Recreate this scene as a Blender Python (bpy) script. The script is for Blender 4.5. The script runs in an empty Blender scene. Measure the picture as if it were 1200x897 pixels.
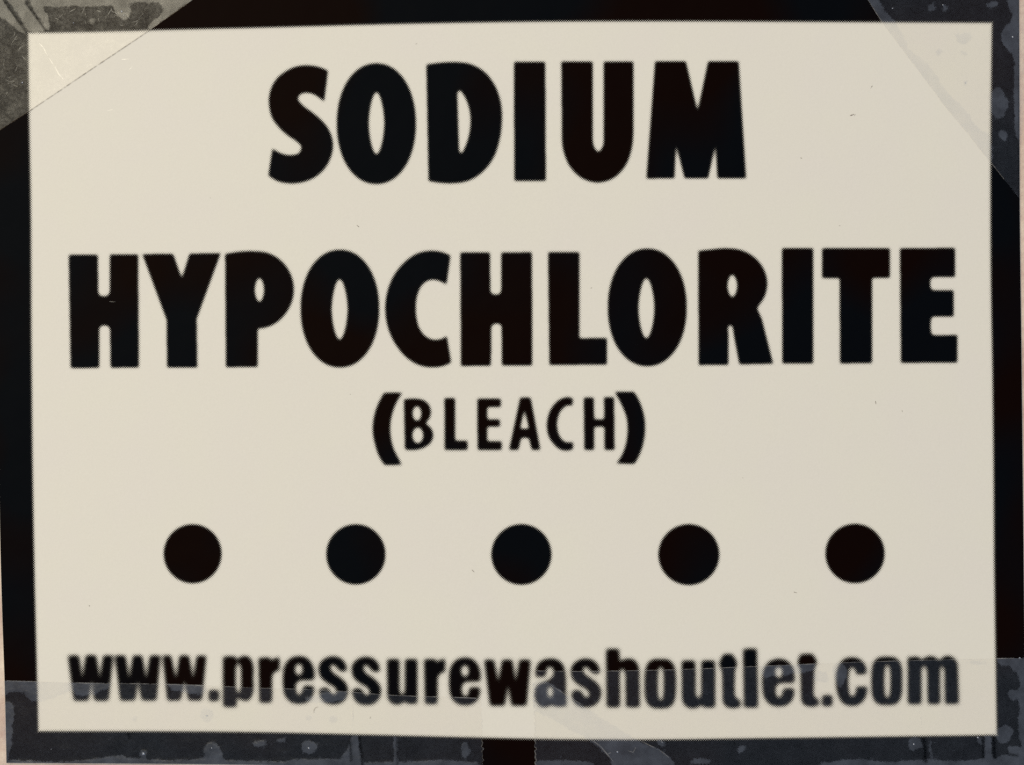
import bpy, math, random
import numpy as np
random.seed(7)
rng = np.random.default_rng(7)

# ------------------------------------------------------------------ camera, light, exposure
sc = bpy.context.scene
col = sc.collection
D = 0.30                 # metres from lens to wall
WID = 0.28               # metres of wall across the frame
ZC = 1.50                # height of the lens
S = WID / 1200.0 / D     # slope of one photo pixel
PX = WID / 1200.0        # metres per photo pixel on the wall

cd = bpy.data.cameras.new('camera')
cam = bpy.data.objects.new('camera', cd); col.objects.link(cam)
cam.location = (0, -D, ZC); cam.rotation_euler = (math.radians(90), 0, 0)
cd.sensor_width = 36; cd.lens = 36 * D / WID
cd.clip_start = 0.01; cd.clip_end = 50
sc.camera = cam

world = bpy.data.worlds.new('World'); sc.world = world
world.use_nodes = True
bg = world.node_tree.nodes['Background']
bg.inputs['Color'].default_value = (0.76, 0.86, 1.07, 1)
bg.inputs['Strength'].default_value = 0.47

ld = bpy.data.lights.new('room_lamp', 'AREA')
ld.shape = 'RECTANGLE'; ld.size = 3.3; ld.size_y = 2.85
ld.energy = 84.0; ld.color = (1.0, 0.89, 0.63)
lamp = bpy.data.objects.new('room_lamp', ld); col.objects.link(lamp)
lamp.location = (-1.55, -2.45, ZC + 1.12)
from mathutils import Vector
lamp.rotation_euler = (Vector((0, 0, ZC)) - lamp.location).to_track_quat('-Z', 'Y').to_euler()

vs = sc.view_settings
vs.view_transform = 'Standard'; vs.look = 'None'; vs.exposure = 0.0; vs.gamma = 1.0
vs.use_curve_mapping = False
sc.render.filter_size = 1.0
sc.cycles.transparent_max_bounces = 16
sc.cycles.use_denoising = False          # keeps the halftone dots of the print
sc.cycles.use_adaptive_sampling = False

# ------------------------------------------------------------------ the bowed sheet
HALF = 0.1400
BULGE = 0.0046           # the sheet stands off the wall in its middle
def standoff(x):
    return 0.00025 + BULGE * np.clip(1 - (x / HALF) ** 2, 0, None)

def unproject(px, py, lift=0.0, H=standoff):
    """photo pixel -> point on the sheet (or on the wall), lifted off it by some metres"""
    px = np.asarray(px, float); py = np.asarray(py, float)
    t = np.full(np.broadcast(px, py).shape, D)
    for _ in range(5):
        x = (px - 600) * S * t
        t = D - (H(x) + lift)
    return np.stack([(px - 600) * S * t, -D + t, ZC - (py - 448.5) * S * t], -1)
flat = lambda x: np.zeros_like(x)

# ------------------------------------------------------------------ node helpers
class NT:
    def __init__(s, name):
        s.mat = bpy.data.materials.new(name); s.mat.use_nodes = True
        s.t = s.mat.node_tree; s.t.nodes.clear()
        s.out = s.t.nodes.new('ShaderNodeOutputMaterial')
    def n(s, typ, **kw):
        nd = s.t.nodes.new(typ)
        for k, v in kw.items(): setattr(nd, k, v)
        return nd
    def l(s, a, b): s.t.links.new(a, b)
    def put(s, sock, v):
        if isinstance(v, bpy.types.NodeSocket): s.l(v, sock)
        else: sock.default_value = v
    def m(s, op, a, b=0.0, c=None, clamp=False):
        nd = s.n('ShaderNodeMath', operation=op); nd.use_clamp = clamp
        s.put(nd.inputs[0], a); s.put(nd.inputs[1], b)
        if c is not None: s.put(nd.inputs[2], c)
        return nd.outputs[0]
    def ramp(s, v, a, b, lo=0.0, hi=1.0):
        nd = s.n('ShaderNodeMapRange'); s.put(nd.inputs[0], v)
        nd.inputs[1].default_value = a; nd.inputs[2].default_value = b
        s.put(nd.inputs[3], lo); s.put(nd.inputs[4], hi)
        return nd.outputs[0]
    def noise(s, vec, scale, detail=3, rough=0.55):
        nd = s.n('ShaderNodeTexNoise'); s.l(vec, nd.inputs['Vector'])
        nd.inputs['Scale'].default_value = scale; nd.inputs['Detail'].default_value = detail
        nd.inputs['Roughness'].default_value = rough
        return nd.outputs[0]
    def mixc(s, f, a, b):
        nd = s.n('ShaderNodeMix', data_type='RGBA'); s.put(nd.inputs[0], f)
        s.put(nd.inputs[6], a); s.put(nd.inputs[7], b)
        return nd.outputs[2]
    def obj(s): return s.n('ShaderNodeTexCoord').outputs['Object']
    def uv(s): return s.n('ShaderNodeTexCoord').outputs['UV']
    def attr(s, name):
        return s.n('ShaderNodeAttribute', attribute_name=name).outputs['Fac']
    def bump(s, h, dist, strength=1.0):
        nd = s.n('ShaderNodeBump'); s.l(h, nd.inputs['Height'])
        nd.inputs['Distance'].default_value = dist; nd.inputs['Strength'].default_value = strength
        return nd.outputs[0]
    def pbr(s, base, rough, spec, normal=None):
        nd = s.n('ShaderNodeBsdfPrincipled')
        s.put(nd.inputs['Base Color'], base); s.put(nd.inputs['Roughness'], rough)
        nd.inputs['Specular IOR Level'].default_value = spec
        if normal is not None: s.l(normal, nd.inputs['Normal'])
        return nd.outputs[0]
    def mixs(s, f, a, b):
        nd = s.n('ShaderNodeMixShader'); s.put(nd.inputs[0], f)
        s.l(a, nd.inputs[1]); s.l(b, nd.inputs[2]); return nd.outputs[0]
    def end(s, sh): s.l(sh, s.out.inputs['Surface']); return s.mat

def paper_material():
    t = NT('uncoated_paper'); o = t.obj()
    blot = t.noise(o, 55, 2); fine = t.noise(o, 2600, 3)
    c = t.mixc(t.ramp(blot, .3, .7), (0.800, 0.755, 0.655, 1), (0.797, 0.745, 0.662, 1))
    g = t.ramp(fine, .25, .75, 0.975, 1.02)
    sc_ = t.n('ShaderNodeVectorMath', operation='SCALE'); t.l(c, sc_.inputs[0]); t.l(g, sc_.inputs['Scale'])
    nb = t.bump(t.noise(o, 900, 4), 0.00004, 0.5)
    return t.end(t.pbr(sc_.outputs[0], 0.62, 0.12, nb))

def ink_material():
    """black print whose soft edge is screened into halftone dots"""
    t = NT('halftone_black_ink'); uv = t.uv(); cov = t.attr('coverage')
    sp = t.n('ShaderNodeSeparateXYZ'); t.l(uv, sp.inputs[0])
    k = 2 * math.pi / 2.72 * 1000.0              # uv is photo pixels / 1000
    cx = t.m('COSINE', t.m('MULTIPLY', sp.outputs[0], k)); cy = t.m('COSINE', t.m('MULTIPLY', sp.outputs[1], k))
    thr = t.m('MULTIPLY_ADD', t.m('MULTIPLY', cx, cy), 0.41, 0.5)
    jit = t.m('MULTIPLY_ADD', t.noise(uv, 420, 2), 0.14, -0.07)
    d = t.m('SUBTRACT', t.m('ADD', cov, jit), thr)
    mask = t.ramp(d, -0.10, 0.10)
    o = t.obj()
    warm_sheen = t.ramp(t.noise(o, 21, 1), .43, .58)
    c = t.mixc(warm_sheen, (0.0016, 0.0023, 0.0036, 1), (0.0042, 0.0010, 0.0004, 1))  # bluish and brownish room reflections painted into the ink colour
    nb = t.bump(t.noise(o, 60, 2), 0.0008, 0.6)
    ink = t.pbr(c, 0.5, 0.022, nb)
    tr = t.n('ShaderNodeBsdfTransparent').outputs[0]
    return t.end(t.mixs(mask, tr, ink))

def wall_material():
    t = NT('painted_wall'); o = t.obj()
    n1 = t.noise(o, 75, 6, .7); n2 = t.noise(o, 1500, 3, .7)
    c = t.mixc(t.ramp(n1, .36, .64), (0.58, 0.40, 0.33, 1), (0.86, 0.72, 0.58, 1))
    c = t.mixc(t.ramp(n2, .55, .75, 0, .45), c, (0.42, 0.30, 0.24, 1))
    nb = t.bump(t.m('ADD', n1, t.m('MULTIPLY', n2, .6)), 0.0006, .6)
    return t.end(t.pbr(c, 0.7, 0.3, nb))

def tape_material(name, bonded, loose, grain, rough):
    """clear film: one reflecting face where it is stuck down, three where air lies under it"""
    t = NT(name); uv = t.uv(); gap = t.attr('gap'); crease = t.attr('crease')
    wob = t.m('MULTIPLY_ADD', t.noise(uv, 130, 6, .68), 2.2, -1.1)
    g = t.ramp(t.m('ADD', gap, wob), 0.30, 0.70)
    n1 = t.noise(uv, 240, 5, .75); n2 = t.noise(uv, 45, 4, .6)
    tex = t.m('MULTIPLY', t.ramp(n1, .38, .62, 1 - grain, 1 + grain), t.ramp(n2, .36, .64, 1 - grain, 1 + grain))
    b = t.m('MULTIPLY', tex, bonded)
    u = t.m('MULTIPLY', t.ramp(n2, .36, .64, .74, 1.18), loose)
    f = t.m('ADD', t.m('MULTIPLY', b, t.m('SUBTRACT', 1.0, g)), t.m('MULTIPLY', u, g))
    f = t.m('MULTIPLY', f, t.m('SUBTRACT', 1.0, crease), clamp=True)
    nb = t.bump(t.m('ADD', t.noise(uv, 30, 3), t.m('MULTIPLY', n1, .12)), 0.0005, .5)
    gl = t.n('ShaderNodeBsdfGlossy'); gl.inputs['Roughness'].default_value = rough
    gl.inputs['Color'].default_value = (1, 1, 1, 1); t.l(nb, gl.inputs['Normal'])
    tr = t.n('ShaderNodeBsdfTransparent'); tr.inputs['Color'].default_value = (.995, .99, .98, 1)
    return t.end(t.mixs(f, tr.outputs[0], gl.outputs[0]))

def line_material(name, color, rough, alpha, nscale, spec=0.5):
    t = NT(name); uv = t.uv()
    f = t.m('MULTIPLY', t.ramp(t.noise(uv, nscale, 4, .75), .36, .66), alpha, clamp=True)
    tr = t.n('ShaderNodeBsdfTransparent').outputs[0]
    return t.end(t.mixs(f, tr, t.pbr(color, rough, spec)))

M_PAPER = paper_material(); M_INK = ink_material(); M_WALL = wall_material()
M_TAPE_OLD = tape_material('dull_clear_tape', 0.024, 0.074, 0.36, 0.27)
M_TAPE = tape_material('clear_tape', 0.032, 0.120, 0.16, 0.24)
M_DARK_EDGE = line_material('dark_tape_edge', (0.10, 0.07, 0.045, 1), .8, 0.62, 120, .1)  # thin dark brown line along the upper-left tape edge
M_GLINT = line_material('painted_tape_glint', (0.80, 0.76, 0.72, 1), .3, 0.27, 42)  # pale colour painting the highlights on tape edges, torn ends and folds
M_FLECK = line_material('dust_fleck', (0.16, 0.12, 0.09, 1), .9, 0.8, 500, .1)
def scuff_material():
    t = NT('scuffed_film'); uv = t.uv()
    f = t.m('MULTIPLY', t.ramp(t.noise(uv, 110, 3, .7), .36, .60), 0.30, clamp=True)
    g = t.n('ShaderNodeBsdfGlossy'); g.inputs['Roughness'].default_value = .42
    return t.end(t.mixs(f, t.n('ShaderNodeBsdfTransparent').outputs[0], g.outputs[0]))
M_SCRATCH = scuff_material()
def faint_scuff_material():
    t = NT('faint_scuff'); uv = t.uv()
    f = t.m('MULTIPLY', t.ramp(t.noise(uv, 110, 3, .7), .36, .60), 0.10, clamp=True)
    g = t.n('ShaderNodeBsdfGlossy'); g.inputs['Roughness'].default_value = .42
    return t.end(t.mixs(f, t.n('ShaderNodeBsdfTransparent').outputs[0], g.outputs[0]))
M_FAINT = faint_scuff_material()
t_ = NT('bubble_glint_film'); g_ = t_.n('ShaderNodeBsdfGlossy'); g_.inputs['Roughness'].default_value = .12
M_BUBBLE = t_.end(t_.mixs(0.6, t_.n('ShaderNodeBsdfTransparent').outputs[0], g_.outputs[0]))

# ------------------------------------------------------------------ mesh helpers
def mesh_obj(name, co, faces, mat, parent=None, uvpx=None, attrs=None, smooth=True):
    me = bpy.data.meshes.new(name)
    co = np.asarray(co, np.float32).reshape(-1, 3)
    faces = np.asarray(faces, np.int32); nf, k = faces.shape
    m_ = faces[nf // 2]
    if np.cross(co[m_[1]] - co[m_[0]], co[m_[2]] - co[m_[0]])[1] > 0: faces = np.ascontiguousarray(faces[:, ::-1])
    me.vertices.add(len(co)); me.vertices.foreach_set('co', co.ravel())
    me.loops.add(nf * k); me.loops.foreach_set('vertex_index', faces.ravel())
    me.polygons.add(nf)
    me.polygons.foreach_set('loop_start', np.arange(nf, dtype=np.int32) * k)
    me.update(calc_edges=True)
    if uvpx is not None:
        uvl = me.uv_layers.new(name='UVMap')
        uvl.uv.foreach_set('vector', (np.asarray(uvpx, np.float32).reshape(-1, 2) / 1000.0)[faces.ravel()].ravel())
    for an, av in (attrs or {}).items():
        a = me.attributes.new(an, 'FLOAT', 'POINT'); a.data.foreach_set('value', np.asarray(av, np.float32).ravel())
    if smooth: me.polygons.foreach_set('use_smooth', np.ones(nf, bool))
    me.materials.append(mat); me.validate()
    o = bpy.data.objects.new(name, me); col.objects.link(o)
    if parent is not None:
        o.parent = parent
        o.matrix_parent_inverse = parent.matrix_world.inverted()
    return o

def grid_faces(nu, nv):
    i, j = np.meshgrid(np.arange(nu - 1), np.arange(nv - 1), indexing='ij')
    a = (i * nv + j).ravel()
    return np.stack([a, a + 1, a + nv + 1, a + nv], -1)      # faces the camera (-y)

def tag(o, label=None, cat=None, group=None, kind=None):
    for k, v in (('label', label), ('category', cat), ('group', group), ('kind', kind)):
        if v: o[k] = v
    return o

def empty(name, loc):
    o = bpy.data.objects.new(name, None); col.objects.link(o); o.location = loc
    o.empty_display_size = .02
    bpy.context.view_layer.update()
    return o

def flatten(pts, n=7):
    """closed outline; points (x, y) are corners, (x, y, 1) lie on a smooth curve"""
    P = [np.array(p[:2], float) for p in pts]; sm = [len(p) > 2 for p in pts]; N = len(P); out = []
    for i in range(N):
        a, b = P[i], P[(i + 1) % N]; sa, sb = sm[i], sm[(i + 1) % N]
        if not sa and not sb: out.append(a); continue
        ch = b - a; L = np.linalg.norm(ch)
        def tan(j):
            p, q, r = P[j - 1], P[j], P[(j + 1) % N]
            d1 = np.linalg.norm(q - p) + 1e-9; d2 = np.linalg.norm(r - q) + 1e-9
            v = (q - p) / d1 * d2 + (r - q) / d2 * d1
            if d1 > 2.2 * d2: v = q - p            # a straight stem runs into a short curve
            elif d2 > 2.2 * d1: v = r - q
            return v / (np.linalg.norm(v) + 1e-9)
        ta = tan(i) * L if sa else ch; tb = tan((i + 1) % N) * L if sb else ch
        for k in range(n):
            u = k / n
            out.append((2*u**3 - 3*u**2 + 1) * a + (u**3 - 2*u**2 + u) * ta + (-2*u**3 + 3*u**2) * b + (u**3 - u**2) * tb)
    return np.array(out)

def oval(cx, cy, a, b, e=2.0, n=64):
    th = np.linspace(0, 2 * np.pi, n, endpoint=False)
    c, s = np.cos(th), np.sin(th)
    return np.stack([cx + a * np.sign(c) * np.abs(c) ** (2 / e), cy + b * np.sign(s) * np.abs(s) ** (2 / e)], -1)

SS = 3
def raster(polys, x0, y0, w, h):
    """even-odd fill sampled SS times per pixel"""
    xs = x0 + np.arange(w * SS + 1) / SS
    img = np.zeros((h * SS + 1, w * SS + 1), np.float32)
    for r in range(h * SS + 1):
        y = y0 + r / SS + 1e-4; xc = []
        for p in polys:
            q = np.roll(p, -1, 0)
            k = (p[:, 1] <= y) != (q[:, 1] <= y)
            if k.any():
                a, b = p[k], q[k]
                xc.append(a[:, 0] + (y - a[:, 1]) / (b[:, 1] - a[:, 1]) * (b[:, 0] - a[:, 0]))
        if xc:
            xc = np.sort(np.concatenate(xc))
            img[r] = (np.searchsorted(xc, xs) % 2)
    return img

def blur(img, sig):
    n = int(math.ceil(3 * sig)); k = np.exp(-.5 * (np.arange(-n, n + 1) / sig) ** 2); k /= k.sum()
    for ax in (0, 1):
        pad = [(0, 0), (0, 0)]; pad[ax] = (n, n)
        p = np.pad(img, pad); o = np.zeros_like(img); L = img.shape[ax]
        for i, kv in enumerate(k):
            o += kv * (p[i:i + L] if ax == 0 else p[:, i:i + L])
        img = o
    return img

# ------------------------------------------------------------------ wall
def slab(name, x0, x1, z0, z1, y0, y1, mat):
    me = bpy.data.meshes.new(name)
    v = [(x, y, z) for x in (x0, x1) for y in (y0, y1) for z in (z0, z1)]
    f = [(0, 1, 3, 2), (4, 6, 7, 5), (0, 4, 5, 1), (2, 3, 7, 6), (0, 2, 6, 4), (1, 5, 7, 3)]
    me.from_pydata(v, [], f); me.materials.append(mat)
    o = bpy.data.objects.new(name, me); col.objects.link(o); return o
wall = slab('wall', -0.45, 0.45, ZC - 0.4, ZC + 0.4, 0.0, 0.03, M_WALL)
tag(wall, kind='structure')

# ------------------------------------------------------------------ the sign: sheet and printed border
def poly_at(ctrl):
    a = np.array(ctrl, float)
    def f(t):
        # smooth (cosine free) piecewise cubic through the control points
        x = a[:, 0]; y = a[:, 1]; m = np.gradient(y, x)
        t = np.asarray(t, float); i = np.clip(np.searchsorted(x, t) - 1, 0, len(x) - 2)
        h = x[i + 1] - x[i]; u = (t - x[i]) / h
        return (2*u**3 - 3*u**2 + 1)*y[i] + (u**3 - 2*u**2 + u)*h*m[i] + (-2*u**3 + 3*u**2)*y[i+1] + (u**3 - u**2)*h*m[i+1]
    return f
left_edge = poly_at([(-20, -4), (400, -2.5), (640, 0), (730, 2.5), (800, 5), (910, 7.5)])
right_edge = poly_at([(-20, 1194.5), (100, 1195), (250, 1195.5), (400, 1197.3), (560, 1199), (700, 1200.5), (910, 1203)])
top_edge = poly_at([(-10, -6), (300, -12), (600, -18), (900, -18), (1210, -13)])
bot_edge = poly_at([(-10, 894.5), (300, 897), (600, 904), (800, 905), (1210, 899)])

sign = empty('paper_sign', tuple(unproject(600, 904)))
tag(sign, 'white paper sign with black border and bold black hazard lettering, taped to the wall', 'sign')

nu, nv = 121, 91
U, V = np.meshgrid(np.linspace(0, 1, nu), np.linspace(0, 1, nv), indexing='ij')
py = -14 + V * 915
px = left_edge(py) + U * (right_edge(py) - left_edge(py))
py = top_edge(px) + V * (bot_edge(px) - top_edge(px))
sheet = mesh_obj('paper_sheet', unproject(px, py), grid_faces(nu, nv), M_PAPER, sign)
so = sheet.modifiers.new('thickness', 'SOLIDIFY'); so.thickness = 0.00012; so.offset = -1

INK = 0.00003
# inner edge of the border, traced clockwise
B_top = poly_at([(30, 39), (100, 38), (175, 36), (300, 33), (450, 29), (600, 26.2), (800, 25.3), (900, 25.8), (1165, 27.2)])
B_bot = poly_at([(43, 857), (170, 857), (300, 858), (430, 861), (560, 864.3), (640, 866), (720, 866.8), (900, 865), (1050, 863), (1170, 861.3)])
B_left = poly_at([(36, 33), (130, 34.2), (224, 36), (400, 37), (560, 38.6), (670, 40.6), (760, 42.8), (860, 45.2)])
B_right = poly_at([(25, 1162.3), (120, 1161), (224, 1160.5), (330, 1161), (448, 1163), (560, 1164.2), (670, 1165), (770, 1166.5), (865, 1168)])
def border_band(inner, outer, along, side, sig=2.0):
    """one side of the frame: outer sheet edge -> inner edge -> feathered print edge"""
    offs = np.array([-7, -5, -4, -3, -2, -1, 0, 1, 2, 3, 4, 5.5])       # px into the white
    cov = np.array([0.5 * (1 - math.erf(o / (sig * math.sqrt(2)))) for o in offs])
    return offs, cov
def frame():
    # rings from the outer edge to the white, sharing corners: sample each side, then bevel the corner by intersecting
    n1, n2 = 160, 120
    offs, cov = border_band(None, None, None, None)
    offs = np.concatenate([[None], offs]); cov = np.concatenate([[1.0], cov])
    rings = []
    for o in offs:
        def pt(side, u):
            if o is None:
                L, R, T, Bm = left_edge, right_edge, top_edge, bot_edge; d = 0.35
            else:
                L, R, T, Bm = B_left, B_right, B_top, B_bot; d = float(o)
            xl = lambda y: L(y) + d
            xr = lambda y: R(y) - d
            yt = lambda x: T(x) + d
            yb = lambda x: Bm(x) - d
            def corner(fx, fy, y):
                for _ in range(6): x = fx(y); y = fy(x)
                return np.array([x, y])
            tl = corner(xl, yt, 30.); tr = corner(xr, yt, 30.); br = corner(xr, yb, 860.); bl = corner(xl, yb, 860.)
            if side == 0: x = tl[0] + (tr[0] - tl[0]) * u; return np.stack([x, yt(x)], -1)
            if side == 1: y = tr[1] + (br[1] - tr[1]) * u; return np.stack([xr(y), y], -1)
            if side == 2: x = br[0] + (bl[0] - br[0]) * u; return np.stack([x, yb(x)], -1)
            y = bl[1] + (tl[1] - bl[1]) * u; return np.stack([xl(y), y], -1)
        rings.append(np.concatenate([pt(s, np.linspace(0, 1, n, endpoint=False)) for s, n in ((0, n1), (1, n2), (2, n1), (3, n2))]))
    R = np.array(rings); nr, m = R.shape[:2]
    f = []
    for r in range(nr - 1):
        i = np.arange(m); j = (i + 1) % m
        f.append(np.stack([r * m + i, (r + 1) * m + i, (r + 1) * m + j, r * m + j], -1))
    c = np.repeat(cov[:, None].astype(float), m, 1)
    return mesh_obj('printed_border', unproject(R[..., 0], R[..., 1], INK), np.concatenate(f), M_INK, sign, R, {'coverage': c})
frame()

# ------------------------------------------------------------------ lettering, traced in photo pixels
def sh(g, dx, dy, fx=1.0, fy=1.0, ox=0, oy=0):
    out = []
    for c in g:
        if isinstance(c, np.ndarray): out.append((c - [ox, oy]) * [fx, fy] + [ox + dx, oy + dy])
        else: out.append([((p[0]-ox)*fx + ox + dx, (p[1]-oy)*fy + oy + dy) + tuple(p[2:]) for p in c])
    return out
def rect(x0, y0, x1, y1, lean=0): return [(x0, y0), (x1, y0), (x1 + lean, y1), (x0 + lean, y1)]
def sm(*p): return [q + (1,) for q in p]

heading = [
 ('S', [[(384.6,82.8)] + sm((372.7,78.2),(358.5,76.6),(346.8,78),(336,82.8),(325.5,90.8),(318.6,101),(315.2,113),(315.4,126),(319,139),(327.5,150.5),(337.5,159.5),(347.2,166),(353,172.8),(350.5,179),(341,181.8),(330,180)) + [(319,174),(314.2,206.3)]
        + sm((325,212.6),(342,215.4),(360,212.4),(377,202),(387.4,186),(390.4,168),(386,153),(377,141),(365,131),(354,122.6),(349.3,115.5),(352,111),(359,109.2),(367.5,111),(374.5,115.4)) + [(380,119.8)]]),
 ('O', [oval(441, 145.2, 46.6, 71, 2.1), oval(441.2, 144.6, 8.9, 36.5, 1.7)]),
 ('D', [[(499.4,75.6)] + sm((513,73.8),(533,72.8),(551,75),(567.5,84),(580,100),(587,120),(588.4,141),(586,162.5),(578.6,185),(565,202.5),(548,212.6),(530,215.3),(513,214.4)) + [(502,212.6)],
        [(536,108)] + sm((540,106.5),(546.5,118),(550.6,133),(551,146),(549,160),(545,172),(541.5,179.5)) + [(538.2,178)]]),
 ('I', [rect(602, 72.4, 639.2, 212.4, .6)]),
 ('U', [[(657.6,72.3),(694.7,72.3)] + sm((695,160),(696.6,172.5),(701,177.8),(705.6,172.5),(707.2,160)) + [(707,72.3),(742.6,72.3)] + sm((742.4,152),(740.8,173),(733.5,194),(720,208.5),(701,214.4),(682.5,209.6),(668,196),(659.8,176),(658.2,152))]),
 ('M', [[(767.4,72),(804,72),(817.4,129.5),(829.6,72),(865.8,72),(874.6,209.4),(840.4,209.4),(838.4,171),(830,209.4),(802,209.4),(792.3,171),(790.6,209.4),(757.2,209.8)]]),
]
name2 = [
 ('H', [[(80.4,298.6),(114.8,298.4)] + sm((115.2,340),(117,346),(121.8,347.2),(126.4,346)) + sm((128.4,340)) + [(128.6,298.2),(162,298),(163,431.2),(129.4,431.4)] + sm((128.8,390),(127,383),(122.4,381.8),(118,383),(116.4,390)) + [(116.4,431.6),(82.6,431.8)]]),
 ('Y', [[(166.4,297.8),(203,297.4),(213,326),(222,297.2),(259,296.6),(230.6,374),(231.4,431),(195.6,431.2),(195,375)]]),
 ('P', [[(263.6,297.6)] + sm((280,295),(298,294.4),(315,296.8),(330,306),(340.6,321),(344.6,337.5),(342,354.5),(334,369),(322,379.8),(311,384.4)) + [(302,385.6),(302.2,430.4),(264.6,430.8)],
        oval(304, 340, 5.2, 14, 1.75)]),
 ('O', [oval(398.3, 361.9, 46.3, 69.2, 2.1), oval(398, 362.8, 9.1, 35.5, 1.7)]),
 ('C', [[(528.2,299.4)] + sm((518,295.4),(505,293.9),(490,296.6),(475,306.2),(462.5,321),(454.3,339.5),(451.2,361.5),(454.3,384),(463.4,404),(476.2,419.4),(492.5,428.8),(510,430.9),(521,428.9)) + [(529,425.4),(523.8,393.6)]
        + sm((517.5,397),(508.7,398.2),(500,395),(492.6,386.5),(488.2,372),(487.4,359),(489.8,344.5),(495,334.2),(502.3,329),(510,328.4),(517.3,330.8)) + [(523.4,334.2)]]),
 ('H', [[(539.2,296),(574.4,296)] + sm((574.8,338),(576.4,344),(581,345.2),(585.6,344),(587,338)) + [(587,295.8),(623.6,295.6),(623.8,428.8),(588,429)] + sm((587.6,388),(586.4,381),(582,379.6),(577.6,381),(575.8,388)) + [(575.6,429.2),(540,429.4)]]),
 ('L', [[(642,295.6),(679,295.4),(679.2,396.4),(711.4,396.2),(711.6,427.8),(643.6,428.2)]]),
 ('O', [oval(758.5, 360.5, 46.5, 69.2, 2.1), oval(757.5, 361.4, 9.1, 35.4, 1.7)]),
 ('R', [[(818,294)] + sm((832.5,292.4),(850,290.9),(870,293.6),(885,302.2),(895,315),(899.4,331.5),(896.8,346.5)) + [(887.4,361.5),(893,374),(906.4,426.8),(866.2,427.6)] + sm((859.5,392),(855.4,381.4),(853.8,392)) + [(853.8,428),(818.6,428.4)],
        oval(858.2, 335.2, 5.4, 13, 1.75)]),
 ('I', [rect(916.2, 291, 953, 426.4, .3)]),
 ('T', [[(963,291),(1043,290.8),(1043,326),(1022,326.2),(1022.2,426.2),(984.2,426.4),(983.8,326.4),(963.2,326.4)]]),
 ('E', [[(1054.4,290.8),(1119.6,290.6),(1119.6,325),(1094,325.2)] + sm((1091.2,327),(1090.6,332.6),(1091.2,338.4)) + [(1094,340.2),(1117.8,340),(1117.8,371.4),(1094,371.6)] + sm((1091.4,373.6),(1090.8,382),(1091.6,390.8)) + [(1094.4,392.8),(1122,392.6),(1122.2,425.4),(1055.6,425.8)]]),
]
bleach = [
 ('(', [[(449.6,460.4),(472,460)] + sm((465.2,471.2),(460.2,484),(457.6,498),(458.2,512.3),(461.7,526.5),(466.6,536.4)) + [(471.4,545.2),(450.3,545.6)] + sm((444,535),(439.2,520.8),(436.6,505),(437.8,489.7),(442,475.5))]),
 ('B', [[(473,467.8)] + sm((486.7,467.2),(495.4,468.6),(502.4,474),(505.1,482),(503.4,490.6)) + [(498.6,496.2)] + sm((505,501.7),(507.9,509.8),(505.6,518),(498,524.4),(486.7,527.7)) + [(474.4,527.6)],
        oval(488.6, 484.8, 4.9, 8.4, 2.0), oval(489.6, 510.4, 6.1, 9.1, 2.0)]),
 ('L', [[(520.6,466.6),(533.4,466.6),(533.6,516.4),(548,516.4),(548,528),(521,528)]]),
 ('E', [[(559.2,467.2),(587,467.2),(587,477.4),(571.2,477.6),(571.2,491.6),(586.2,491.6),(586.2,500.6),(571.2,500.6),(571.2,517.2),(588,517.2),(588,528),(559.4,528)]]),
 ('A', [[(609.4,466),(622,466),(633.6,528),(623,528),(619.4,513.4),(611,513.4),(607.6,528),(596.2,528)], [(614.5,480.6),(619.6,502.4),(609.8,502.4)]]),
 ('C', [[(671.8,466.8),(671,476)] + sm((665,475.6),(658.4,480.4),(654,489.7),(653,499.6),(655.2,509.5),(659.4,515.9),(665,518.6)) + [(671.6,517.6),(672,526.8)] + sm((665,528.6),(656.6,527.2),(648,520),(642.5,511),(640.6,499.6),(642.4,486.8),(648,475.5),(656.6,467.8),(665,465.4))]),
 ('H', [[(683.8,465.8),(696.2,465.8),(696.4,491.6),(707.8,491.6),(707.6,465.6),(719.8,465.6),(720.4,528),(708.2,528),(708,500.6),(696.4,500.6),(696.6,528),(684.6,528)]]),
 (')', [[(720,459.2),(743,459)] + sm((748.6,468.4),(753.4,481),(756.2,496.7),(755.6,511),(752.2,526.5),(747,538.5)) + [(743.6,544.2),(722,543.8)] + sm((729.3,532),(733.8,518),(735.2,503.8),(734.3,491),(729.3,477))]),
]
dots = [(225.7,649.2,34.2,34.9),(417,649.9,35,35.6),(611,650,35.5,35.8),(807.2,650.2,36,36),(1002,648.9,35,35.1)]

w1 = [[(79.4,768.4),(92.6,768),(96.4,797),(100.4,768),(112.8,768),(116.9,797),(120.8,768.2),(132.6,768.2),(127.2,821.4),(110.4,821.4),(107.5,795),(103.8,821.4),(86.4,821.6)]]
w2 = [[(134.4,768.2),(147.2,768.2),(151.4,797),(155.6,768.2),(166.8,768.2),(171.2,797),(175.6,768.2),(188,768.2),(183.4,821.2),(166,821.2),(161.6,796),(158.4,821.2),(141,821.4)]]
w3 = [[(190.4,768.3),(200.6,768.3),(206.2,797),(210.2,768.3),(221.6,768.3),(226.2,797),(230.4,768.4),(242,768.5),(236.6,821.2),(220.6,821.2),(216.2,796),(211.8,821.2),(196,821.4)]]
w4 = [[(567.2,773.2),(579,773.2),(584,800.5),(588.3,773.2),(600.6,773.2),(604.3,800.5),(608.5,773.2),(622,773.2),(617.2,827.4),(599.2,827.4),(595.3,802),(591.6,827.4),(574,827.4)]]
p_ = [[(261,769.4),(276,769.2),(277.2,774.5)] + sm((281,770.5),(287,768.6),(293,771),(296.3,778),(296.8,795),(296.3,812),(293.2,819.4),(287,821.8),(280.5,819)) + [(277.2,817.6),(277.4,828.8),(261.6,829)], oval(279.3,795,3.3,17.6,2.8)]
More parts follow.
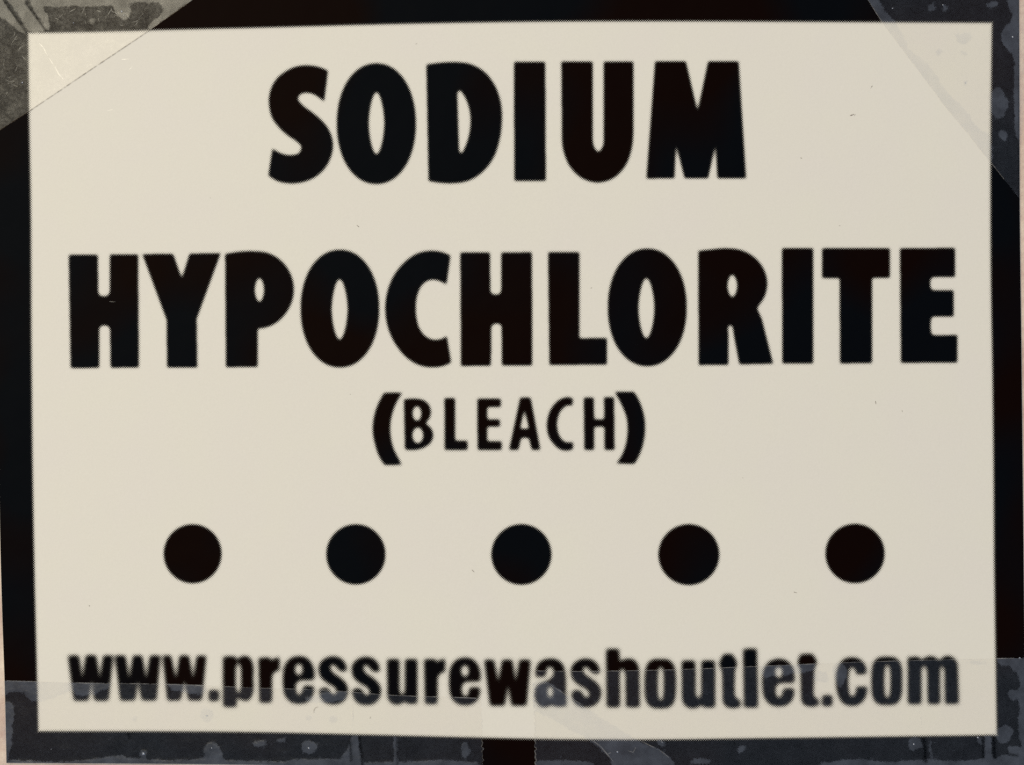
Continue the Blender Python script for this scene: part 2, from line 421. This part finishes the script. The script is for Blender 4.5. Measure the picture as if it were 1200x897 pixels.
r1 = [[(302.8,770.8),(316.8,770.6),(318,776)] + sm((321.5,771.6)) + [(328,770.2),(327.4,786.2)] + sm((321.6,788),(319,794)) + [(318.6,823.8),(304,823.8)]]
e1 = [[(368.3,797.6)] + sm((356,797.6),(349.5,798.6),(346.8,802.5),(346.8,809),(348.3,813.8),(351,815),(353.8,812.5),(354.6,807)) + [(356.5,803.6),(368,803.8)] + sm((367.8,811),(365,818.5),(358.5,823.8),(349.5,825.2),(340,822.6),(334,815.5),(331.6,803),(331.6,791),(333.6,780),(339.5,772.2),(349.5,769),(359.5,771.2),(365.6,778),(368.3,787)),
      oval(350.2, 784.8, 4.4, 6.8, 2.2)]
s1 = [[(406.8,786.2)] + sm((401,787.6),(396,784.6),(391.8,779.6),(388.6,778.8),(387,782.4),(389.8,788),(396,792.4),(403,797.8),(407.2,804.4),(407.6,812.4),(404.4,820),(397.4,825),(389,825.9),(380.2,823.2),(375,816)) + [(374,808)]
      + sm((379,806),(385,807.5),(388,812.5),(391,815),(394.2,813.4),(394.4,809.4),(391,805),(383,800.4),(376,794.4),(373.4,786.4),(374.5,778),(380.4,772),(390,769.3),(399.2,771.6),(405.2,778.4))]
u1 = [[(453.4,772.4),(468.1,772.4)] + sm((468.2,806),(469.2,812.6),(471.3,815.2),(473.4,812.6),(474.4,806)) + [(474.4,772.4),(489,772.4),(489.2,825.2),(476,825.2),(475.4,821)] + sm((470,825.2),(463.4,826),(456.8,822.6),(453.9,814.6))]
a_ = [sm((644,772),(653,773.2),(660,779.5),(662.6,790),(663.2,810)) + [(663.9,828.2),(649.8,828.2),(647,825.4)] + sm((641,828.8),(633,827.8),(627.6,821),(626.8,811),(629,804),(635,800.4),(642,797.6),(647.6,793),(648.8,786.4),(645.4,781.6),(641.6,782.6),(640.2,787.4)) + [(639.4,793.4),(627.6,794)] + sm((627.6,786.4),(630.4,778),(636.4,773.4)),
      oval(644.8, 811.2, 3.6, 7.2, 2.0)]
h_ = [[(710,760.4),(725.8,760.4),(726.2,776)] + sm((731,773),(737,771.9),(744,774),(748.2,781),(749.2,795)) + [(749.8,829.2),(733.6,829.2)] + sm((733,792),(731.6,785.4),(729.4,783.6),(727.2,785.6),(726.2,792)) + [(726.6,829.2),(711,829.2)]]
o1 = [oval(773.8, 801.4, 18.3, 29, 3.4), oval(774.3, 801.6, 3.5, 20, 3)]
t1 = [[(847.6,766.4),(858.2,766.4)] + sm((863.9,778.4)) + [(861.2,786)] + sm((860.8,812),(862.6,818.2)) + [(867.4,820.6),(867.8,829)] + sm((856,830),(850,827.6),(847,821)) + [(846.2,786.4)] + sm((843,779.6))]
l_ = [[(870.6,760.4),(887,760.2),(888.4,829.6),(872,829.6)]]
t2 = [[(938,766.6),(952.2,766.2)] + sm((957.4,777.4)) + [(954.4,783)] + sm((953.2,812),(955,817.6)) + [(959.4,819.8),(959.6,827.2)] + sm((948,828.2),(942,826),(938.8,819)) + [(938,784)] + sm((934.8,778))]
c_ = [[(1015.8,790.2),(1003,791)] + sm((1002,784.4),(998.6,781.8),(995.2,785.4),(994,799),(995.2,813),(998.4,817),(1002,814.4)) + [(1003.4,805),(1016.6,804.6)] + sm((1014.6,816.5),(1008,825),(998,827.6),(988,824.4),(981.8,814),(979.8,798),(982,782.4),(988.4,773),(998,770.4),(1008,773),(1014,780))]
o2 = [oval(1039.3, 798.2, 18.0, 28.4, 3.4), oval(1039.9, 798.8, 3.6, 19.6, 3)]
m_ = [[(1063.6,770.2),(1077,769.8),(1079.4,774.4)] + sm((1084.5,770.5),(1091,769),(1097.4,771.4)) + [(1100.4,775)] + sm((1105,770.4),(1111,768.6),(1118.4,772),(1122.4,781)) + [(1123.8,825.2),(1107.6,825.4)] + sm((1107,788),(1105.8,782),(1103.8,780.6),(1102,782.4),(1101.4,788)) + [(1101.8,825.4),(1087.2,825.4)] + sm((1086.6,788),(1085.2,781.8),(1083,780.2),(1080.8,782),(1079.8,788)) + [(1079.8,825.4),(1064,825.4)]]
dot1 = [[(244.6,809),(256.6,809),(256.6,822),(244.6,822)]]
web = [('w', w1), ('w', w2), ('w', w3), ('.', dot1), ('p', p_), ('r', r1), ('e', e1), ('s', s1), ('s', sh(s1, 38.7, .6)), ('u', u1),
       ('r', sh(r1, 194, 1.8)), ('e', sh(e1, 194.7, 1.7)), ('w', w4), ('a', a_), ('s', sh(s1, 295.6, 2.6, 1.03, 1.01, 373, 769)), ('h', h_),
       ('o', o1), ('u', sh(u1, 345.4, 1.8, 1.10, 1.05, 453.4, 772.4)), ('t', t1), ('l', l_), ('e', sh(e1, 562, 3.2, 1.02, .997, 331.6, 769)),
       ('t', t2), ('.', sh(dot1, 719, 6)), ('c', c_), ('o', o2), ('m', m_)]
part_name = {'.': 'full_stop', '(': 'parenthesis', ')': 'parenthesis', '*': 'bullet_dot'}

def print_line(glyphs, sig, words, gain=1.0):
    G = []
    for ch, cs in glyphs:
        polys = [c if isinstance(c, np.ndarray) else flatten(c) for c in cs]
        allp = np.concatenate(polys); m = 8
        x0, y0 = np.floor(allp.min(0)).astype(int) - m; x1, y1 = np.ceil(allp.max(0)).astype(int) + m
        G.append((ch, blur(raster(polys, x0, y0, x1 - x0, y1 - y0), sig * SS)[::SS, ::SS], x0, y0))
    X0 = min(g[2] for g in G); Y0 = min(g[3] for g in G)
    X1 = max(g[2] + g[1].shape[1] for g in G); Y1 = max(g[3] + g[1].shape[0] for g in G)
    tot = np.zeros((Y1 - Y0, X1 - X0), np.float32); best = np.zeros_like(tot); own = np.full(tot.shape, -1)
    for k, (ch, c, x0, y0) in enumerate(G):
        s = np.s_[y0 - Y0:y0 - Y0 + c.shape[0], x0 - X0:x0 - X0 + c.shape[1]]
        tot[s] += c; up = c > best[s]
        best[s] = np.where(up, c, best[s]); own[s] = np.where(up, k, own[s])
    tot = np.clip(tot, 0, 1) ** gain
    cmax = np.maximum.reduce([tot[:-1, :-1], tot[1:, :-1], tot[:-1, 1:], tot[1:, 1:]])
    cown = own[:-1, :-1]
    # cells on a glyph's low side take the neighbour's owner
    cown = np.where(cown < 0, np.maximum.reduce([own[1:, :-1], own[:-1, 1:], own[1:, 1:]]), cown)
    W = tot.shape[1]
    for k, (ch, *_ ) in enumerate(G):
        r, c = np.nonzero((cown == k) & (cmax > 0.035))
        q = np.stack([r * W + c, (r + 1) * W + c, (r + 1) * W + c + 1, r * W + c + 1], -1)
        vid, inv = np.unique(q, return_inverse=True)
        vy, vx = vid // W, vid % W
        px, py = vx + X0, vy + Y0
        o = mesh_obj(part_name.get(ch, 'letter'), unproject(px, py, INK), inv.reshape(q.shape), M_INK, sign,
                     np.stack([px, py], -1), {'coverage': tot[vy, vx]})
        if ch in '().': pass
        elif ch == '*': pass
        else: o['label'] = 'bold black printed letter %s in the %s' % (ch, words)

print_line(heading, 1.8, 'short top line', 0.95)
print_line(name2, 1.8, 'long second line', 0.95)
print_line(bleach, 1.9, 'small bracketed word', 0.92)
for d in dots: print_line([('*', [oval(*d)])], 1.8, '')
print_line(web, 2.6, 'web address', 0.80)

# ------------------------------------------------------------------ dust and fibres caught on the sheet
def ribbon(name, pts, w, mat, parent, lift, taper=True):
    p = np.array(pts, float)
    t = np.linspace(0, 1, max(6, len(p) * 3)); u = np.linspace(0, 1, len(p))
    q = np.stack([np.interp(t, u, p[:, 0]), np.interp(t, u, p[:, 1])], -1)
    d = np.gradient(q, axis=0); d /= np.linalg.norm(d, axis=1)[:, None] + 1e-9
    nrm = np.stack([-d[:, 1], d[:, 0]], -1)
    ww = w * (np.sin(np.pi * np.clip(t, .04, .96)) ** .5 if taper else np.ones_like(t)) / 2
    V = np.stack([q - nrm * ww[:, None], q + nrm * ww[:, None]], 1)
    n = len(q); f = np.stack([np.arange(n - 1) * 2, np.arange(n - 1) * 2 + 1, np.arange(n - 1) * 2 + 3, np.arange(n - 1) * 2 + 2], -1)
    return mesh_obj(name, unproject(V[..., 0], V[..., 1], lift), f, mat, parent, V)
for pts, w in [([(1020,104),(1022.5,100.5)], 1.0), ([(996,136),(1001,134)], 1.4), ([(1001,136),(1002.5,134)], 1.0), ([(1026,470),(1026.5,474)], 1.1),
               ([(1057,481),(1057.6,483)], .9), ([(938,185),(940,186)], .9), ([(983,264.5),(985,265)], 1.0), ([(104,710),(105.4,710.6)], 1.6),
               ([(418,264),(421,266.5)], 1.1), ([(692,338),(694,337.4)], .8), ([(930,694),(934,695)], .9), ([(553,668),(556,671)], 1.0), ([(660,72),(662,70.5)], .8),
               ([(487,52),(489,51)], .8), ([(410,462),(411,462.6)], .9), ([(246,232),(247.2,232.4)], .8), ([(870,560),(871.2,560.6)], .7)]:
    ribbon('dust_fleck', pts, w, M_FLECK, sign, 0.00004)
for pts, w in [([(142,70),(152,69.5)], 1.0), ([(152,82),(155,78)], .8), ([(126,130),(132,128.6)], .7), ([(255,668),(272,664)], .8), ([(128,353.6),(135,354)], .7)]:
    ribbon('pale_scuff', pts, w, M_FAINT if pts[0][1] > 300 else M_SCRATCH, sign, 0.00004)

# ------------------------------------------------------------------ clear tapes
LIFT = 0.00009
def film_height(x):
    # film lies on the sheet and drapes to the wall past its side edges
    return standoff(x)
def field(polys, x0, y0, w, h, sig=1.5):
    img = np.zeros((h * SS + 1, w * SS + 1), np.float32)
    for p in polys: img = np.maximum(img, raster([p], x0, y0, w, h))
    img = blur(img, sig * SS)[::SS, ::SS]
    def f(px, py):
        x = np.clip(px - x0, 0, img.shape[1] - 1.001); y = np.clip(py - y0, 0, img.shape[0] - 1.001)
        i = x.astype(int); j = y.astype(int); fx = x - i; fy = y - j
        inside = (px > x0) & (px < x0 + w) & (py > y0) & (py < y0 + h)
        return inside * (img[j, i]*(1-fx)*(1-fy) + img[j, i+1]*fx*(1-fy) + img[j+1, i]*(1-fx)*fy + img[j+1, i+1]*fx*fy)
    return f
def blob(cx, cy, a, b, wob=.14, n=18):
    ph = rng.uniform(0, 6.28, 3)
    return flatten([(cx + a*(1+wob*math.sin(3*t+ph[0])+wob*.6*math.sin(5*t+ph[1]))*math.cos(t), cy + b*(1+wob*math.sin(2*t+ph[2]))*math.sin(t), 1)
                    for t in np.linspace(0, 2*math.pi, n, endpoint=False)], 3)
def S_(*p): return flatten([q + (1,) for q in p], 5)
def line(p, w):
    p = np.array(p, float); d = np.gradient(p, axis=0); d /= np.linalg.norm(d, axis=1)[:, None]
    n = np.stack([-d[:, 1], d[:, 0]], -1) * w / 2
    return np.concatenate([p + n, (p - n)[::-1]])

def tape(label, mat, P, gaps, creases, box, loc):
    """P: (nu, nv, 2) photo-pixel positions of the film"""
    root = empty('tape_strip', tuple(unproject(*loc)))
    tag(root, label, 'tape', 'clear tape strips holding the sign')
    gf = field(gaps, *box); cf = field(creases, *box, sig=.6) if creases else None
    px, py = P[..., 0], P[..., 1]
    att = {'gap': gf(px, py), 'crease': cf(px, py) * .85 if cf else np.zeros_like(px)}
    lift = LIFT + 0.00006 * att['gap']
    f = grid_faces(*P.shape[:2])
    co = unproject(px, py, lift)
    # keep the film's front towards the room
    a, b, c = co.reshape(-1, 3)[f[0][:3]]
    if np.cross(b - a, c - a)[1] > 0: f = f[:, ::-1]
    film = mesh_obj('tape_film', co, f, mat, root, P, att)
    return root
def bubble(root, x, y, r):  # tiny clear domes added to catch the lamp as sparkle dots
    n, k = 10, 4; V = [(x, y)]; Z = [r * .55]
    for i in range(1, k + 1):
        for j in range(n):
            a = 2 * math.pi * j / n; q = i / k
            V.append((x + r*q*math.cos(a), y + r*q*math.sin(a))); Z.append(r * .55 * (1 - q*q))
    f = [(0, 1 + (j+1) % n, 1 + j) for j in range(n)]
    co = unproject(np.array(V)[:, 0], np.array(V)[:, 1], LIFT + .00007 + np.array(Z) * PX)
    tri = [list(t) for t in f]
    for i in range(k - 1):
        for j in range(n):
            a, b = 1+i*n+j, 1+i*n+(j+1) % n; c, d = a+n, b+n
            tri += [[a, b, d], [a, d, c]]
    tri = np.array(tri); A, B, C = co[tri[0]]
    if np.cross(B - A, C - A)[1] > 0: tri = tri[:, ::-1]
    mesh_obj('bubble_glint', co, tri, M_BUBBLE, root, V)

def steps(a, b, fine, c, coarse):
    return np.concatenate([np.arange(a, b, fine), np.arange(b, c + .01, coarse)])

# -- corner tape, upper left (diagonal)
def diagonal(edge, s_rng, inward, width, near):
    e0 = np.array(edge[0], float); e1 = np.array(edge[-1], float); d = (e1 - e0) / np.linalg.norm(e1 - e0)
    n = np.array(inward, float); n -= d * n.dot(d); n /= np.linalg.norm(n)
    s = np.arange(s_rng[0], s_rng[1], 1.5); t = steps(0, near, 1.4, width, 8)
    es = np.array([(np.array(p) - e0).dot(d) for p in edge]); et = np.array([(np.array(p) - e0).dot(n) for p in edge])
    P = e0 + d * s[:, None, None] + n * (t[None, :, None] + np.interp(s, es, et)[:, None, None] * np.exp(-t / 60.)[None, :, None])
    return P
def rounded_edge(P): return P[:, 0, :]
P = diagonal([(0,152.4),(35,130),(104,83.4),(174,36.6),(226,0)], (-60, 330), (-1,-1), 205, 130)
gaps = [S_((0,-4),(6,4),(14,16),(22,27),(30,40),(22,36),(10,26),(-2,17)),
        S_((6,-4),(28,-2),(36,12),(44,22),(53,36),(44,38),(35,38),(28,28),(20,15),(12,5)),
        S_((36,-4),(46,2),(51,10),(57,22),(59,36),(54,32),(46,20),(38,8)),
        S_((46,-6),(140,-8),(235,-10),(226,0),(200,18),(178,34),(174,34),(177,27),(186,20),(192,10),(186,4),(170,4),(154,5),(152,17),(148,24),(140,21),(134,12),(131,6.5),(115,7.5),(98,8),(80,7),(64,8.5),(52,7)),
        blob(107,26,4,3,.5)]
cr = [line([(5,2),(14,14),(23,27),(33,42)], 1.8), line([(29,3),(37,13),(45,24),(54,37)], 2.2), line([(30,1),(33,6)], 2.6)]
tl = tape('dull grey diagonal clear tape with pale crease near bold S, holding a sign corner', M_TAPE_OLD, P, gaps, cr, (-30,-30,300,210), (60,60))
E = rounded_edge(P)
ribbon('tape_edge', [tuple(p) for p in E[36:-40:4]], 1.15, M_DARK_EDGE, tl, LIFT + .00003, False)
ribbon('white_crease', [(46,51),(51,56),(56,66)], 1.2, M_SCRATCH, tl, LIFT + .00003)
ribbon('white_crease', [(58,69),(64,78),(69,87),(75,94)], 1.6, M_SCRATCH, tl, LIFT + .00003)
ribbon('white_crease', [(70,103),(74,107)], .8, M_SCRATCH, tl, LIFT + .00003)
for _ in range(34):          # fine scuffs in the dull film beside the white field
    side = random.random() < .5
    x, y = (random.uniform(2, 30), random.uniform(44, 120)) if side else (random.uniform(60, 170), random.uniform(10, 36))
    a, ln = random.uniform(0, 6.28), random.uniform(3, 9)
    b = a + random.uniform(-.9, .9)
    p1 = (x + ln * math.cos(a), y + ln * math.sin(a)); p2 = (p1[0] + ln * .6 * math.cos(b), p1[1] + ln * .6 * math.sin(b))
    if max(p1[0], p2[0], x) < 33 or max(p1[1], p2[1], y) < 36: ribbon('fine_scuff', [(x, y), p1, p2], random.uniform(.5, 1.1), M_FAINT, tl, LIFT + .00008)
for x, y, r in [(142.5,13.6,1.0),(26,97,.9),(86,27,.6),(145,18,.5)]: bubble(tl, x, y, r)

# -- corner tape, upper right (diagonal)
P = diagonal([(1017,0),(1033,25),(1111,129),(1135,158),(1160,189),(1195,233.5)], (-90, 360), (1,-1), 205, 140)
gaps = [S_((1014,-6),(1028,-4),(1032,4),(1036,12),(1044,20),(1052,31),(1060,46),(1066,58),(1073,64),(1081,70),(1089,77),(1096,86),(1103,98),(1109,107),(1117,116),(1127,124),(1136,136),(1143,146),(1152,154),(1160,160),(1160,189),(1135,158),(1111,129),(1072,77),(1033,25)),
        S_((1184,-6),(1200,-6),(1200,70),(1199,130),(1197,172),(1194,168),(1190,155),(1189,130),(1188,100),(1189,70),(1182,60),(1176,52),(1173.5,42),(1176,33),(1183,27),(1186,18),(1182,8)),
        blob(1170,121,11,17,.10), blob(1107,9,2.5,4.5,.2), blob(1129,45,9,8,.2), blob(1100,61,4,4,.3), blob(1131,98,2.5,3,.2), blob(1129,62,4,3,.3), blob(1175,158,5,7,.35), blob(1163,5,7,4,.3), blob(1092,8,4,5,.4)]
cr = [line([(1194.6,-5),(1194.8,60),(1195,140),(1195,235)], 1.4)]
tr = tape('clear diagonal tape with rounded air pockets over a sign corner beyond bold M', M_TAPE, P, gaps, cr, (1000,-30,240,290), (1150,60))
E = rounded_edge(P)
ribbon('tape_edge', [tuple(p) for p in E[60:-60:4]], 0.8, M_GLINT, tr, LIFT + .00003, False)
for x, y, r in [(1186.8,43.5,1.0),(1131,97,.8),(1046,10,.7),(1105,6,.7)]: bubble(tr, x, y, r)

# -- two strips along the bottom edge, torn ends facing each other
def serrate(y, pitch=6.6, amp=1.5): return amp * (np.abs(((y / pitch) % 1) - .5) * 4 - 1) * (.75 + .5 * np.sin(y * .41))
def straight(top, x0, x1, torn, drop=.012, width=205):
    s = np.linspace(0, 1, int((x1 - x0) / 1.6)); t = steps(0, 126, 1.6, width, 8)
    yy = top(x0 + s * (x1 - x0))[:, None] + t[None, :]
    lo = np.full_like(t, x0); hi = np.full_like(t, x1)
    yend = yy[0 if torn == 'l' else -1]
    if torn == 'r': hi = hi + serrate(yend) + (yend - 819) * .03
    else: lo = lo + serrate(yend) + (yend - 786) * .02
    xx = lo[None, :] + s[:, None] * (hi - lo)[None, :]
    return np.stack([xx, yy], -1)
P = straight(poly_at([(-70, 796), (5, 798), (90, 800.4), (230, 803.2), (280, 805.6), (400, 810.4), (440, 813.8), (545, 818), (570, 819)]), -60, 563.5, 'r')
gaps = [S_((2,796),(40,797),(90,799),(88,806),(78,811),(64,817),(50,821.5),(40,822),(33,819),(28,812.5),(16,811),(9,812),(4,818)),
        S_((88,799),(130,801),(128,806),(116,812),(100,815.5),(90,814)), S_((196,801),(240,803),(238,815),(226,813),(212,811),(200,807)),
        S_((6,823),(13,824),(16.5,832),(15,850),(14,868),(10,888),(4,893),(4,850)),
        S_((4,890),(40,892),(72,893),(108,889.5),(140,886),(158,889),(200,891),(240,889),(238,880),(244,871),(252,870),(260,882),(264,891),(330,893),(345,890),(396,889.5),(404,882),(410,872),(413,862),(419.5,862),(421,876),(424,900),(300,902),(100,902),(4,902)),
        blob(168,883,4.4,4.6,.1), blob(362,876,9,9,.12), blob(242,838,7.5,8,.12), blob(390,843,5,4,.2), blob(362,841,4,3,.3), blob(158,842,4,3,.3),
        blob(305,872,8,5,.3), line([(463,863),(464,897)], 4), S_((430,893),(470,893),(520,891),(560,894),(560,904),(430,904)), blob(330,868,6,3,.4), S_((358,818),(390,811),(405,812),(404,820),(380,824),(362,823)), blob(545,880,5,8,.3)]
cr = [line([(410.5,868),(411.5,893)], 2.2), line([(420.5,862),(423,880),(425.5,900)], 3.0), line([(464.8,863),(465.6,897)], 1.6), line([(150,858),(152,866)], 2)]
bl = tape('clear tape strip with torn right end across the first half of the web address', M_TAPE, P, gaps, cr, (-20,780,620,125), (280,850))
ribbon('tape_edge', [tuple(p) for p in P[42:-2:6, 0]], 0.9, M_GLINT, bl, LIFT + .00003, False)
ribbon('torn_end', [tuple(p) for p in P[-1, 2:75]], 0.8, M_GLINT, bl, LIFT + .00003, False)
ribbon('fold_line', [(413,826),(413.6,845),(413,862)], 1.6, M_GLINT, bl, LIFT + .00003)
ribbon('trapped_hair', [(367.6,836),(368,832),(370,829.4),(373,828.6)], .8, M_FLECK, bl, LIFT + .00003)
ribbon('trapped_hair', [(433.5,842.5),(434.5,840)], 1.0, M_FLECK, bl, LIFT + .00003)
for x, y, r in [(168,883.6,1.6),(242,839,.9),(248,877,.7),(60,878,.5),(362,877,1.0)]: bubble(bl, x, y, r)

P = straight(poly_at([(620, 786.2), (660, 787), (730, 786.4), (790, 785), (890, 781), (1000, 776.4), (1124, 773), (1200, 771.4), (1270, 770)]), 625.5, 1262, 'l')
gaps = [S_((624,798),(640,798.5),(652,806),(664,815),(690,832),(715,848),(735,860),(752,870),(775,880),(787,890),(792,902),(724,902),(712,886),(700,875),(685,865),(668,855),(650,845),(632,836),(624,832)),
        S_((624,893),(650,891),(690,893),(700,902),(624,902)),
        S_((894,778),(952,776),(956,786),(930,790),(905,793),(894,792)), S_((978,778),(990,780),(990,798),(984,806),(979,798)),
        S_((1168,770),(1204,768),(1204,900),(1197,872),(1193,850),(1195,826),(1192,812),(1196,800),(1190,788),(1182,781),(1172,779)),
        S_((960,895),(1004,890),(1040,893),(1084,890),(1120,892),(1165,888),(1204,886),(1204,904),(960,904)),
        blob(1072,872,8,8,.15), blob(1176,861,12,9,.18), line([(1157,862),(1158,888)], 9), line([(1089,866),(1091,888)], 3.2), blob(1188,880,9,7,.3), blob(775,872,5,4,.2), blob(820,893,12,4,.2), blob(1148,868,3,6,.3), blob(1144,777,14,2,.3), blob(1188,815,6,8,.3), blob(962,793,9,8,.2), blob(870,878,6,3,.4)]
cr = [line([(1082,864),(1084,878),(1085,894)], 3.4), line([(1152.6,862),(1152,888)], 3), line([(1164.6,862),(1165.4,890)], 3.6), line([(1180,884),(1194,886)], 2)]
br = tape('clear tape strip with a broad slanting loose fold across the end of the web address', M_TAPE, P, gaps, cr, (610,755,600,150), (900,850))
ribbon('tape_edge', [tuple(p) for p in P[2:-42:6, 0]], 0.8, M_GLINT, br, LIFT + .00003, False)
ribbon('torn_end', [tuple(p) for p in P[0, 8:75]], 1.1, M_GLINT, br, LIFT + .00003, False)
ribbon('lifted_lip', [(624.6,800),(625.2,815),(625.6,838)], 1.5, M_SCRATCH, br, LIFT + .00004)
for pts, w in [([(690,865),(704,875),(713,886),(719,893)], 1.3), ([(650,806),(664,815),(682,826)], 1.2), ([(742,864),(758,872),(774,880),(784,888)], 1.0), ([(736,880),(742,882),(745,876)], .9), ([(712,884),(716,882)], .8), ([(1078,832),(1080,850),(1079,858)], 1.0)]:
    ribbon('fold_line', pts, w, M_GLINT, br, LIFT + .00016)  # pale strips painted in as highlights on the loose film
for x, y, r in [(723.5,881.6,1.0),(1071,872.4,1.0),(1146,864.5,1.1),(1195,771.4,.9),(776,870,.6)]: bubble(br, x, y, r)
